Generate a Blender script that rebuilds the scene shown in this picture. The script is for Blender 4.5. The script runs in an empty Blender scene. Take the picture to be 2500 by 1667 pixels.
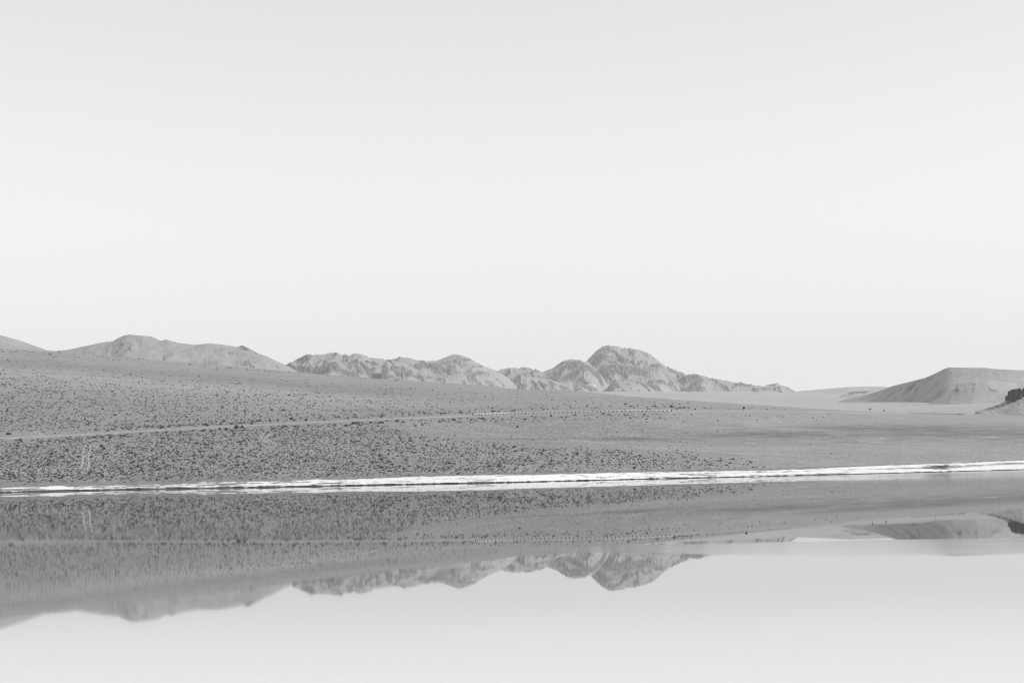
import bpy, math, random
import numpy as np
from mathutils import Matrix

S = bpy.context.scene
COL = S.collection
R = math.radians

# ------------------------------------------------------------------ camera
F_PX, CAM_H = 3472.2, 2.3          # 50 mm on a 36 mm frame; metres above the water
CX, HY = 1250.0, 1146.0            # where the level line of sight meets the frame
TH = math.atan(0.0208)             # the camera hangs a little to the right
CT, ST = math.cos(TH), math.sin(TH)
cd = bpy.data.cameras.new("camera")
cam = bpy.data.objects.new("camera", cd)
COL.objects.link(cam)
cd.lens, cd.sensor_width, cd.sensor_fit = 50, 36, 'HORIZONTAL'
cd.shift_y = (HY - 833.5) / 2500
cd.clip_start, cd.clip_end = 0.1, 60000
cam.matrix_world = Matrix(((CT, ST, 0, 0), (0, 0, -1, 0), (-ST, CT, 0, CAM_H), (0, 0, 0, 1)))
S.camera = cam

# ------------------------------------------------------------------ sky and sun
SUN_EL, SUN_AZ = 37.0, 103.0        # azimuth to the right of the line of sight
SKY_CURVE = [(0.0, 0.64), (0.06, 0.71), (0.13, 0.875), (0.20, 0.965), (0.32, 0.955), (1.0, 0.75)]
w = bpy.data.worlds.new("World"); S.world = w; w.use_nodes = True
nt = w.node_tree; nt.nodes.clear()
sky = nt.nodes.new('ShaderNodeTexSky'); sky.sky_type = 'NISHITA'; sky.sun_disc = False
sky.sun_elevation = R(SUN_EL); sky.sun_rotation = R(SUN_AZ)
sky.altitude = 4000; sky.air_density = 1.0; sky.dust_density = 1.6; sky.ozone_density = 1.0
bw = nt.nodes.new('ShaderNodeRGBToBW')
pw = nt.nodes.new('ShaderNodeMath'); pw.operation = 'POWER'; pw.inputs[1].default_value = 0.34
ml = nt.nodes.new('ShaderNodeMath'); ml.operation = 'MULTIPLY'; ml.inputs[1].default_value = 6.72
bg = nt.nodes.new('ShaderNodeBackground'); bg.inputs['Strength'].default_value = 0.1
wo = nt.nodes.new('ShaderNodeOutputWorld')
nt.links.new(sky.outputs[0], bw.inputs[0]); nt.links.new(bw.outputs[0], pw.inputs[0])
tc = nt.nodes.new('ShaderNodeTexCoord'); sx = nt.nodes.new('ShaderNodeSeparateXYZ')
fc = nt.nodes.new('ShaderNodeFloatCurve'); cm = fc.mapping.curves[0]
for p, q in SKY_CURVE[1:-1]: cm.points.new(p, q)
cm.points[0].location = SKY_CURVE[0]; cm.points[-1].location = SKY_CURVE[-1]
fc.mapping.update()
mg = nt.nodes.new('ShaderNodeMath'); mg.operation = 'MULTIPLY'
nt.links.new(tc.outputs['Generated'], sx.inputs[0]); nt.links.new(sx.outputs['Z'], fc.inputs['Value'])
nt.links.new(pw.outputs[0], ml.inputs[0]); nt.links.new(ml.outputs[0], mg.inputs[0]); nt.links.new(fc.outputs[0], mg.inputs[1])
nt.links.new(mg.outputs[0], bg.inputs['Color'])
nt.links.new(bg.outputs[0], wo.inputs['Surface'])
sd = bpy.data.lights.new("sun", 'SUN'); sd.energy = 4.0; sd.angle = R(0.5); sd.color = (1, 1, 1)
sun = bpy.data.objects.new("sun", sd); COL.objects.link(sun)
sun.rotation_euler = (R(90 - SUN_EL), 0, R(180 - SUN_AZ))
S.view_settings.view_transform = 'Standard'; S.view_settings.look = 'None'
S.view_settings.exposure = 0.0; S.view_settings.gamma = 1.0
S.cycles.use_denoising = True; S.cycles.denoising_prefilter = 'ACCURATE'
S.cycles.max_bounces = 6; S.cycles.diffuse_bounces = 2; S.cycles.glossy_bounces = 3
S.cycles.volume_bounces = 1
S.cycles.filter_width = 1.05

# ------------------------------------------------------------------ helpers
rng = np.random.default_rng(7)

def uv(px, py):
    a = np.asarray(px, float) - CX; b = HY - np.asarray(py, float)
    return a * CT + b * ST, -a * ST + b * CT

def pix(X, Y, Z):
    u = F_PX * X / Y; v = F_PX * (Z - CAM_H) / Y
    return CX + u * CT - v * ST, HY - (u * ST + v * CT)

def curve(pts):                     # polyline of the photograph -> function v(u)
    p = np.array(pts, float)
    u, v = uv(p[:, 0], p[:, 1])
    o = np.argsort(u)
    return u[o], v[o]

def smooth(a, b, x):
    t = np.clip((x - a) / (b - a), 0, 1)
    return t * t * (3 - 2 * t)

def _hash(ix, iy, seed):
    h = (ix.astype(np.int64) * 374761393 + iy.astype(np.int64) * 668265263 + seed * 1442695041) & 0x7fffffff
    h = ((h ^ (h >> 13)) * 1274126177) & 0x7fffffff
    return ((h ^ (h >> 16)) & 0xffff) / 65535.0

def noise(x, y, seed=0):            # gradient noise, about -1..1
    x = np.asarray(x, float); y = np.asarray(y, float)
    ix, iy = np.floor(x), np.floor(y); fx, fy = x - ix, y - iy
    def g(dx, dy):
        a = _hash(ix + dx, iy + dy, seed) * 2 * np.pi
        return np.cos(a) * (fx - dx) + np.sin(a) * (fy - dy)
    sx = fx ** 3 * (fx * (fx * 6 - 15) + 10); sy = fy ** 3 * (fy * (fy * 6 - 15) + 10)
    n0 = g(0, 0) * (1 - sx) + g(1, 0) * sx; n1 = g(0, 1) * (1 - sx) + g(1, 1) * sx
    return 1.5 * (n0 * (1 - sy) + n1 * sy)

def fbm(x, y, oct=5, seed=0, gain=0.5):
    r = 0; a = 1; t = 0
    for i in range(oct):
        r = r + a * noise(x * 2 ** i, y * 2 ** i, seed + i * 17); t += a; a *= gain
    return r / t * 1.4

def ridged(x, y, oct=5, seed=0, gain=0.55):   # 0..1, sharp crests
    r = 0; a = 1; t = 0
    for i in range(oct):
        n = 1 - np.abs(noise(x * 2 ** i, y * 2 ** i, seed + i * 31))
        r = r + a * n * n; t += a; a *= gain
    return r / t

def mesh_from(name, co, faces, mat, attrs=None, smooth_shade=True, parent=None, link=True):
    co = np.asarray(co, np.float32); faces = np.asarray(faces, np.int32)
    n, k = faces.shape
    me = bpy.data.meshes.new(name)
    me.vertices.add(len(co)); me.vertices.foreach_set('co', co.ravel())
    me.loops.add(n * k); me.loops.foreach_set('vertex_index', faces.ravel())
    me.polygons.add(n)
    me.polygons.foreach_set('loop_start', np.arange(0, n * k, k, dtype=np.int32))
    me.polygons.foreach_set('loop_total', np.full(n, k, np.int32))
    me.polygons.foreach_set('use_smooth', np.full(n, smooth_shade, bool))
    for an, av in (attrs or {}).items():
        at = me.attributes.new(an, 'FLOAT', 'POINT')
        at.data.foreach_set('value', np.asarray(av, np.float32).ravel())
    me.update(calc_edges=True); me.validate()
    me.materials.append(mat)
    if not link: return me
    o = bpy.data.objects.new(name, me); COL.objects.link(o)
    if parent: o.parent = parent
    return o

def grid_faces(nr, nc):
    i = np.arange(nr - 1)[:, None] * nc + np.arange(nc - 1)[None, :]
    return np.stack([i, i + 1, i + nc + 1, i + nc], -1).reshape(-1, 4)

def tag(o, label, cat, group=None, kind=None):
    o['label'] = label; o['category'] = cat
    if group: o['group'] = group
    if kind: o['kind'] = kind
    return o

def empty(name, loc, label, cat, group=None, rz=0.0):
    o = bpy.data.objects.new(name, None); COL.objects.link(o)
    o.location = loc; o.rotation_euler = (0, 0, rz); o.empty_display_size = 0.3
    return tag(o, label, cat, group)

class MB:                           # collects simple solids into one mesh
    def __init__(s): s.v = []; s.f = []
    def add(s, v, f):
        b = len(s.v); s.v += [tuple(map(float, p)) for p in v]; s.f += [[b + i for i in q] for q in f]
    def box(s, c, d):
        x, y, z = c; a, b, e = d[0] / 2, d[1] / 2, d[2] / 2
        v = [(x + i * a, y + j * b, z + k * e) for i in (-1, 1) for j in (-1, 1) for k in (-1, 1)]
        s.add(v, [(0, 1, 3, 2), (4, 6, 7, 5), (0, 4, 5, 1), (2, 3, 7, 6), (0, 2, 6, 4), (1, 5, 7, 3)])
    def prism(s, outline, y0, y1):  # outline in x,z, extruded along y
        n = len(outline)
        v = [(p[0], y0, p[1]) for p in outline] + [(p[0], y1, p[1]) for p in outline]
        s.add(v, [tuple(range(n)), tuple(range(2 * n - 1, n - 1, -1))] +
              [(i, i + n, (i + 1) % n + n, (i + 1) % n) for i in range(n)])
    def tube(s, p0, p1, r, n=10):
        v = []
        for p in (p0, p1):
            v += [(p[0] + r * math.cos(2 * math.pi * i / n), p[1] + r * math.sin(2 * math.pi * i / n), p[2]) for i in range(n)]
        s.add(v, [(i, (i + 1) % n, (i + 1) % n + n, i + n) for i in range(n)] + [tuple(range(n - 1, -1, -1)), tuple(range(n, 2 * n))])
    def build(s, name, mat, parent=None):
        me = bpy.data.meshes.new(name); me.from_pydata(s.v, [], s.f); me.update(); me.materials.append(mat)
        o = bpy.data.objects.new(name, me); COL.objects.link(o)
        if parent: o.parent = parent
        return o

# ------------------------------------------------------------------ materials
def mat_new(name):
    m = bpy.data.materials.new(name); m.use_nodes = True
    t = m.node_tree; t.nodes.clear()
    o = t.nodes.new('ShaderNodeOutputMaterial')
    return m, t, o

class N:                            # small node-graph helper
    def __init__(s, t): s.t = t; s.pos = None
    def new(s, kind, **kw):
        n = s.t.nodes.new(kind)
        for k, v in kw.items(): setattr(n, k, v)
        return n
    def link(s, a, b): s.t.links.new(a, b)
    def math(s, op, a, b=None, clamp=False):
        n = s.new('ShaderNodeMath', operation=op, use_clamp=clamp)
        for i, x in enumerate((a, b)):
            if x is None: continue
            if isinstance(x, (int, float)): n.inputs[i].default_value = x
            else: s.link(x, n.inputs[i])
        return n.outputs[0]
    def noise(s, scale, detail=3, rough=0.55, stretch=(1, 1, 1), dist=0.0, loc=(0, 0, 0)):
        if s.pos is None: s.pos = s.new('ShaderNodeNewGeometry').outputs['Position']
        mp = s.new('ShaderNodeMapping'); mp.inputs['Scale'].default_value = stretch; mp.inputs['Location'].default_value = loc
        s.link(s.pos, mp.inputs['Vector'])
        n = s.new('ShaderNodeTexNoise'); n.inputs['Scale'].default_value = scale
        n.inputs['Detail'].default_value = detail; n.inputs['Roughness'].default_value = rough
        n.inputs['Distortion'].default_value = dist
        s.link(mp.outputs[0], n.inputs['Vector'])
        return n.outputs['Fac']
    def range(s, x, a, b, c, d, kind='LINEAR'):
        n = s.new('ShaderNodeMapRange'); n.interpolation_type = kind
        for i, k in zip((1, 2, 3, 4), (a, b, c, d)): n.inputs[i].default_value = k
        s.link(x, n.inputs[0]); return n.outputs[0]
    def mix(s, f, a, b):
        n = s.new('ShaderNodeMix', data_type='FLOAT')
        for i, x in zip((0, 2, 3), (f, a, b)):
            if isinstance(x, (int, float)): n.inputs[i].default_value = x
            else: s.link(x, n.inputs[i])
        return n.outputs[0]
    def attr(s, name):
        n = s.new('ShaderNodeAttribute'); n.attribute_name = name; return n.outputs['Fac']

def diffuse_out(g, o, value, bump=None, bstr=0.3, bdist=0.1, rough=0.9):
    b = g.new('ShaderNodeBsdfPrincipled'); b.inputs['Roughness'].default_value = rough
    b.inputs['Specular IOR Level'].default_value = 0.1
    cc = g.new('ShaderNodeCombineColor')
    for i in range(3): g.link(value, cc.inputs[i])
    g.link(cc.outputs[0], b.inputs['Base Color'])
    if bump is not None:
        bn = g.new('ShaderNodeBump'); bn.inputs['Strength'].default_value = bstr; bn.inputs['Distance'].default_value = bdist
        g.link(bump, bn.inputs['Height']); g.link(bn.outputs[0], b.inputs['Normal'])
    g.link(b.outputs[0], o.inputs['Surface'])

def mat_flat(name, val, rough=0.6, var=0.25, scale=6.0, metal=0.0):
    m, t, o = mat_new(name); g = N(t)
    n = g.range(g.noise(scale, 4), 0.3, 0.7, val * (1 - var), val * (1 + var))
    diffuse_out(g, o, n, rough=rough)
    for nd in t.nodes:
        if nd.type == 'BSDF_PRINCIPLED': nd.inputs['Metallic'].default_value = metal
    return m

def mat_ground():
    m, t, o = mat_new("gravel_ground"); g = N(t)
    grain = g.noise(1.7, 5, 0.7)
    patch = g.noise(0.05, 4, 0.6, (0.35, 1, 1))
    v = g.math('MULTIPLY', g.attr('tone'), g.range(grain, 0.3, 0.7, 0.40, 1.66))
    v = g.math('MULTIPLY', v, g.range(patch, 0.3, 0.7, 0.9, 1.1))
    peb = g.range(g.noise(3.2, 2, 0.5, (0.7, 0.45, 1), loc=(31, 7, 0)), 0.565, 0.63, 0, 1)
    peb = g.math('MULTIPLY', peb, g.attr('speck'))
    v = g.mix(peb, v, 0.05)
    s = g.math('ADD', g.noise(0.36, 4, 0.65, (0.45, 1, 1), loc=(5, 3, 0)), g.attr('salt'))
    sm = g.range(s, 0.96, 1.03, 0, 1)
    v = g.mix(g.math('MULTIPLY', sm, 0.75), v, 0.65)
    diffuse_out(g, o, v, g.noise(2.6, 4, 0.6), 0.6, 0.12)
    return m

def mat_shore():
    m, t, o = mat_new("salt_crust"); g = N(t)
    a = g.attr('salt')              # 0 earth .. 1 salt
    n = g.noise(1.6, 6, 0.75, (0.22, 0.8, 2.2))
    k = g.range(g.math('ADD', a, g.math('MULTIPLY', g.math('SUBTRACT', n, 0.5), 3.0)), 0.40, 0.62, 0, 1)
    white = g.range(g.noise(3.0, 4, 0.7), 0.3, 0.7, 0.52, 0.86)
    earth = g.math('MULTIPLY', g.attr('earth'), g.range(g.noise(2.2, 4, 0.7, (0.4, 1, 1.4)), 0.3, 0.7, 0.55, 1.5))
    diffuse_out(g, o, g.mix(k, earth, white), g.noise(3.0, 5, 0.7), 0.8, 0.2)
    return m

def mat_rock(name, scree, rock, scale, st=(1, 1, 1), mott=1.0):
    m, t, o = mat_new(name); g = N(t)
    n = g.noise(scale, 6, 0.65, st)
    n2 = g.noise(scale * 3.1, 5, 0.75, st)
    k = g.range(g.math('ADD', g.attr('rock'), g.math('ADD', g.math('MULTIPLY', g.math('SUBTRACT', n, 0.5), 1.2 * mott), g.math('MULTIPLY', g.math('SUBTRACT', n2, 0.5), 1.3 * mott))), 0.30, 0.72, 0, 1)
    sc = g.range(g.noise(scale * 0.35, 4, 0.6, st), 0.3, 0.7, scree * 0.86, scree * 1.14)
    rk = g.range(g.noise(scale * 3.0, 6, 0.75, (st[0], st[1] * 0.5, st[2] * 0.5)), 0.3, 0.7, rock * 0.45, rock * 1.7)
    v = g.mix(k, sc, rk)
    v = g.mix(g.range(g.attr('snow'), 0.35, 0.6, 0, 1), v, 0.85)
    diffuse_out(g, o, v, g.math('ADD', n, g.math('MULTIPLY', n2, 0.5)), 0.6, 0.3 / scale)
    return m

def mat_shrub():
    m, t, o = mat_new("shrub_foliage"); g = N(t)
    n = g.range(g.noise(0.9, 2), 0.3, 0.7, 0.042, 0.115)
    diffuse_out(g, o, n, rough=0.95)
    return m

def mat_water():
    m, t, o = mat_new("lake_water"); g = N(t)
    geo = g.new('ShaderNodeNewGeometry'); g.pos = geo.outputs['Position']
    sp = g.new('ShaderNodeSeparateXYZ'); g.link(g.pos, sp.inputs[0])
    X, Y = sp.outputs[0], sp.outputs[1]
    # calm far out by the bank, a little rougher nearer to the viewer and to the left
    side = g.range(g.math('DIVIDE', X, g.math('MAXIMUM', Y, 5.0)), -0.36, 0.12, 1, 0, 'SMOOTHSTEP')
    near = g.range(Y, 45, 150, 1, 0, 'SMOOTHSTEP')
    r = g.mix(g.math('MULTIPLY', side, near), 0.011, 0.026)
    lanes = g.range(g.noise(0.06, 3, 0.5, (0.12, 1, 1)), 0.42, 0.6, 0.75, 1.25)
    r = g.math('MULTIPLY', r, lanes)
    rs = g.math('MULTIPLY', g.range(X, 15, 75, 0, 1, 'SMOOTHSTEP'), g.range(Y, 90, 170, 0, 1, 'SMOOTHSTEP'))
    r = g.math('ADD', r, g.math('MULTIPLY', rs, 0.045))
    r = g.math('ADD', r, g.range(Y, 195, 255, 0.0, 0.016, 'SMOOTHSTEP'))
    # a breath of wind: one ruffled lane that widens to the right
    wob = g.math('MULTIPLY', g.math('SUBTRACT', g.noise(0.25, 3, 0.5, (0.25, 1, 1), loc=(9, 2, 0)), 0.5), 2.0)
    yy = g.math('ADD', Y, wob)
    far_e = g.math('ADD', g.math('MULTIPLY', X, 0.0), 42.0)
    near_e = g.range(X, -3.0, 9.5, 41.4, 34.6, 'SMOOTHSTEP')
    lane = g.math('MULTIPLY', g.range(g.math('SUBTRACT', far_e, Y), -0.1, 0.25, 0, 1), g.range(g.math('SUBTRACT', yy, near_e), -0.3, 1.0, 0, 1))
    lane = g.math('MULTIPLY', lane, g.range(X, -4, 4, 0.0, 1.0))
    streak = g.range(g.noise(1.2, 3, 0.6, (0.1, 1, 1), loc=(2, 8, 0)), 0.35, 0.65, 0.75, 1.0)
    lane = g.math('MULTIPLY', lane, streak)
    r = g.mix(lane, r, 0.10)
    wave = g.noise(5.0, 3, 0.6, (1.0, 0.6, 1))
    bn = g.new('ShaderNodeBump'); bn.inputs['Distance'].default_value = 0.01
    g.link(g.mix(lane, 0.01, 0.12), bn.inputs['Strength']); g.link(wave, bn.inputs['Height'])
    gl = g.new('ShaderNodeBsdfGlossy'); gl.inputs['Color'].default_value = (0.80, 0.80, 0.80, 1)
    g.link(r, gl.inputs['Roughness']); g.link(bn.outputs[0], gl.inputs['Normal'])
    df = g.new('ShaderNodeBsdfDiffuse'); df.inputs['Color'].default_value = (0.76, 0.76, 0.76, 1)
    mx = g.new('ShaderNodeMixShader'); g.link(g.range(Y, 12.5, 27, 0.36, 0.015, 'SMOOTHSTEP'), mx.inputs[0])
    g.link(gl.outputs[0], mx.inputs[1]); g.link(df.outputs[0], mx.inputs[2])
    g.link(mx.outputs[0], o.inputs['Surface'])
    return m

M_GROUND, M_SHORE, M_SHRUB, M_WATER = mat_ground(), mat_shore(), mat_shrub(), mat_water()
M_ROAD = mat_flat("packed_gravel", 0.285, 0.95, 0.2, 0.8)
M_TRACK = mat_flat("pale_wheel_rut", 0.275, 0.95, 0.25, 0.9)
M_POST = mat_flat("weathered_post", 0.035, 0.7)
M_RAIL = mat_flat("galvanised_rail", 0.44, 0.45, 0.12)
M_DARK = mat_flat("dark_sign_paint", 0.02, 0.5)
M_WHITE = mat_flat("white_sign_paint", 0.75, 0.4, 0.05)
M_MTN = mat_rock("mountain_rock", 0.265, 0.10, 0.022, (1, 0.6, 1), 0.75)
M_HILL = mat_rock("smooth_hill", 0.245, 0.08, 0.05, (1, 0.6, 1))
M_SAND = mat_rock("sandy_hill", 0.285, 0.09, 0.05, (1, 0.6, 1))
M_LOW = mat_rock("pale_low_hill", 0.295, 0.10, 0.02, (1, 0.4, 1))
M_CLIFF = mat_rock("dark_cliff_rock", 0.26, 0.045, 0.5, (1, 1, 0.5))
M_BOULDER = mat_flat("dark_boulder", 0.05, 0.9, 0.4, 2.0)

# ------------------------------------------------------------------ the lie of the land
WL = [(-400, 1209), (0, 1202), (293, 1195.5), (620, 1190), (940, 1183.5), (1240, 1177.5), (1560, 1169.4), (1860, 1162.7), (2180, 1155), (2500, 1146.6), (2900, 1136)]
BT = [(-400, 1197), (0, 1190), (293, 1183.5), (640, 1175), (1000, 1166), (1240, 1161.5), (1560, 1154), (1880, 1148.5), (2180, 1136), (2500, 1124), (2900, 1112)]
MD = [(-400, 1116), (0, 1105), (205, 1098), (620, 1085), (983, 1078), (1450, 1082), (1860, 1075), (2180, 1066), (2500, 1055), (2900, 1045)]
RD = [(-400, 1088), (0, 1070), (205, 1060.5), (500, 1043.5), (700, 1034), (983, 1021), (1160, 1014.5), (1240, 1011.5), (1500, 1005), (1630, 1004), (1815, 1003.5), (1960, 1005), (2124, 1008), (2210, 1009.5), (2280, 1010), (2350, 1011.5), (2500, 1017), (2900, 1012)]
SK = [(-400, 836), (0, 850), (147, 857.5), (293, 872), (440, 884), (586, 896), (620, 899), (767, 912), (913, 924), (1060, 932.5), (1207, 944), (1240, 948.6), (1387, 953), (1475, 961), (1533, 967.5), (1680, 978), (1826, 987), (1880, 991), (2007, 998.5), (2124, 1006), (2210, 1008.3), (2280, 1009.2), (2358, 1010.5), (2446, 1013), (2500, 1013), (2900, 1006)]
D_RD = [(-400, 320), (0, 340), (205, 360), (600, 392), (983, 427), (1160, 458), (1240, 470), (1500, 482), (1630, 494), (1815, 562), (2124, 740), (2280, 868), (2400, 960), (2900, 1200)]
D_MD = [(-400, 295), (0, 303), (205, 308), (620, 330), (983, 355), (1450, 388), (1860, 420), (2180, 445), (2500, 480), (2900, 500)]
D_SK = [(-400, 1350), (0, 1300), (1000, 1200), (1500, 1000), (1700, 900), (1860, 850), (2124, 815), (2280, 930), (2400, 1010), (2500, 1050), (2900, 1300)]
P_NEAR = [(-400, 870), (600, 915), (1200, 956), (1387, 962), (1475, 968), (1680, 983), (1880, 995), (2124, 1010), (2280, 1013), (2500, 1016), (2900, 1008)]
P_MID = [(-400, 878), (600, 925), (1200, 962), (1480, 966), (1680, 973), (1880, 981), (2070, 988), (2200, 982), (2280, 974), (2380, 962), (2500, 951), (2900, 940)]
P_FAR = [(-400, 880), (600, 928), (1200, 962), (1500, 956), (1860, 956.5), (2070, 962), (2280, 960), (2500, 944), (2900, 932)]
CV = {k: curve(v) for k, v in dict(wl=WL, bt=BT, md=MD, rd=RD, sk=SK, pn=P_NEAR, pm=P_MID, pf=P_FAR).items()}
def dcurve(dep, line):              # depth as a function of u along a line of the photograph
    px = np.array([d[0] for d in dep], float)
    l = np.array(line, float); py = np.interp(px, l[:, 0], l[:, 1])
    return uv(px, py)[0], np.array([d[1] for d in dep], float)
DV = dict(rd=dcurve(D_RD, RD), md=dcurve(D_MD, MD), sk=dcurve(D_SK, SK))
def cv(k, u): return np.interp(u, *CV[k])
def dv(k, u): return np.interp(u, *DV[k])
_vw = CV['wl'][1]; _yw = CAM_H * F_PX / -_vw
def shore_y(u): return np.interp(u, CV['wl'][0], _yw)

def bank_w(u): return 5.5 + 38 * smooth(560, 1250, u)

def knots(u):
    yw = shore_y(u); yb = yw + bank_w(u)
    zb = CAM_H + cv('bt', u) / F_PX * yb
    ym, yr, ys = dv('md', u), dv('rd', u), dv('sk', u)
    zm = CAM_H + cv('md', u) / F_PX * ym
    zr = CAM_H + cv('rd', u) / F_PX * yr
    zs = CAM_H + cv('sk', u) / F_PX * ys
    o = np.ones_like(yw)
    y1 = np.maximum(ys * 1.14, 1150)
    y2 = np.maximum(ys * 1.5, 1750)
    Yk = [o * 40, yw - 12, yw, yb, ym, yr - 4.5, yr + 4.5, ys, y1, y2, o * 2700, o * 5600, o * 9000, o * 16000]
    vn, vm, vf = cv('pn', u), cv('pm', u), cv('pf', u)
    Zk = [o * -3, o * -0.6, o * -0.12, zb - 0.12, zm, zr - 0.32, zr + 0.32, zs, CAM_H + (vn - 5) / F_PX * y1, CAM_H + (vn + 1) / F_PX * y2,
          CAM_H + vm / F_PX * 2700, CAM_H + vf / F_PX * 5600, CAM_H + (vf - 6) / F_PX * 9000, CAM_H + (vf - 12) / F_PX * 16000]
    return np.stack(Yk, -1), np.stack(Zk, -1)

def pchip(Yk, Zk, Y):               # monotone cubic, one row of knots per point
    h = np.diff(Yk, axis=-1); d = np.diff(Zk, axis=-1) / h
    m = np.zeros_like(Zk)
    w1 = 2 * h[..., 1:] + h[..., :-1]; w2 = h[..., 1:] + 2 * h[..., :-1]
    with np.errstate(divide='ignore', invalid='ignore'):
        hm = (w1 + w2) / (w1 / d[..., :-1] + w2 / d[..., 1:])
    m[..., 1:-1] = np.where(d[..., :-1] * d[..., 1:] > 0, hm, 0)
    m[..., 0] = d[..., 0]; m[..., -1] = d[..., -1]
    i = np.clip((Y[..., None] >= Yk).sum(-1) - 1, 0, Yk.shape[-1] - 2)[..., None]
    tk = lambda a: np.take_along_axis(a, i, -1)[..., 0]
    y0, hh, z0 = tk(Yk), tk(h), tk(Zk); z1 = np.take_along_axis(Zk, i + 1, -1)[..., 0]
    m0 = tk(m); m1 = np.take_along_axis(m, i + 1, -1)[..., 0]
    t = np.clip((Y - y0) / hh, 0, 1)
    return (2 * t**3 - 3 * t**2 + 1) * z0 + (t**3 - 2 * t**2 + t) * hh * m0 + (-2 * t**3 + 3 * t**2) * z1 + (t**3 - t**2) * hh * m1

def ground_z(X, Y):
    X = np.asarray(X, float); Y = np.asarray(Y, float)
    sh = np.broadcast(X, Y).shape
    X = np.broadcast_to(X, sh).ravel(); Y = np.broadcast_to(Y, sh).ravel()
    u = F_PX * X / Y
    z = np.empty_like(X)
    for a in range(0, len(X), 100000):
        s = slice(a, a + 100000)
        Yk, Zk = knots(u[s])
        z[s] = CAM_H + pchip(np.log(Yk), (Zk - CAM_H) / Yk, np.log(Y[s])) * Y[s]
    yb = shore_y(u) + bank_w(u) + 3.5; yr = dv('rd', u)
    amp = smooth(0, 25, Y - yb) * smooth(5, 22, np.abs(Y - yr))
    z = z + amp * 0.18 * fbm(X / 9, Y / 9, 2, 3)
    far = smooth(450, 1000, Y)
    z = z + far * amp * 0.5 * fbm(X / 60, Y / 60, 3, 11)
    z = z + smooth(1500, 3000, Y) * 3.0 * fbm(X / 500, Y / 700, 3, 12)
    return z.reshape(sh)

def hit(px, py, lo=1.0):            # where the sight line through a photograph point meets the near slope
    px = np.atleast_1d(np.asarray(px, float)); py = np.atleast_1d(np.asarray(py, float))
    u, v = uv(px, py)
    t = np.linspace(0, 1, 260)[None, :]
    ya = shore_y(u)[:, None] + 2; yb = dv('sk', u)[:, None] * 1.02
    Y = ya * (yb / ya) ** t
    Z = ground_z(u[:, None] / F_PX * Y, Y)
    e = F_PX * (Z - CAM_H) / Y - v[:, None]
    k = np.argmax(e >= 0, axis=1); ok = (e >= 0).any(1) & (k > 0)
    k = np.clip(k, 1, 259); r = np.arange(len(px))
    e0, e1 = e[r, k - 1], e[r, k]
    f = np.clip(-e0 / np.where(np.abs(e1 - e0) < 1e-9, 1, e1 - e0), 0, 1)
    y = Y[r, k - 1] * (1 - f) + Y[r, k] * f
    x = u / F_PX * y
    return x, y, ground_z(x, y), ok

def pyline(k, px):                  # photograph row of a reference line
    l = np.array(dict(wl=WL, bt=BT, md=MD, rd=RD, sk=SK)[k], float)
    return np.interp(px, l[:, 0], l[:, 1])

def blob(px, py, cx, cy, rx, ry, slope=0.0):
    return np.exp(-((px - cx) / rx) ** 2 - ((py - cy - slope * (px - cx)) / ry) ** 2)

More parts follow.
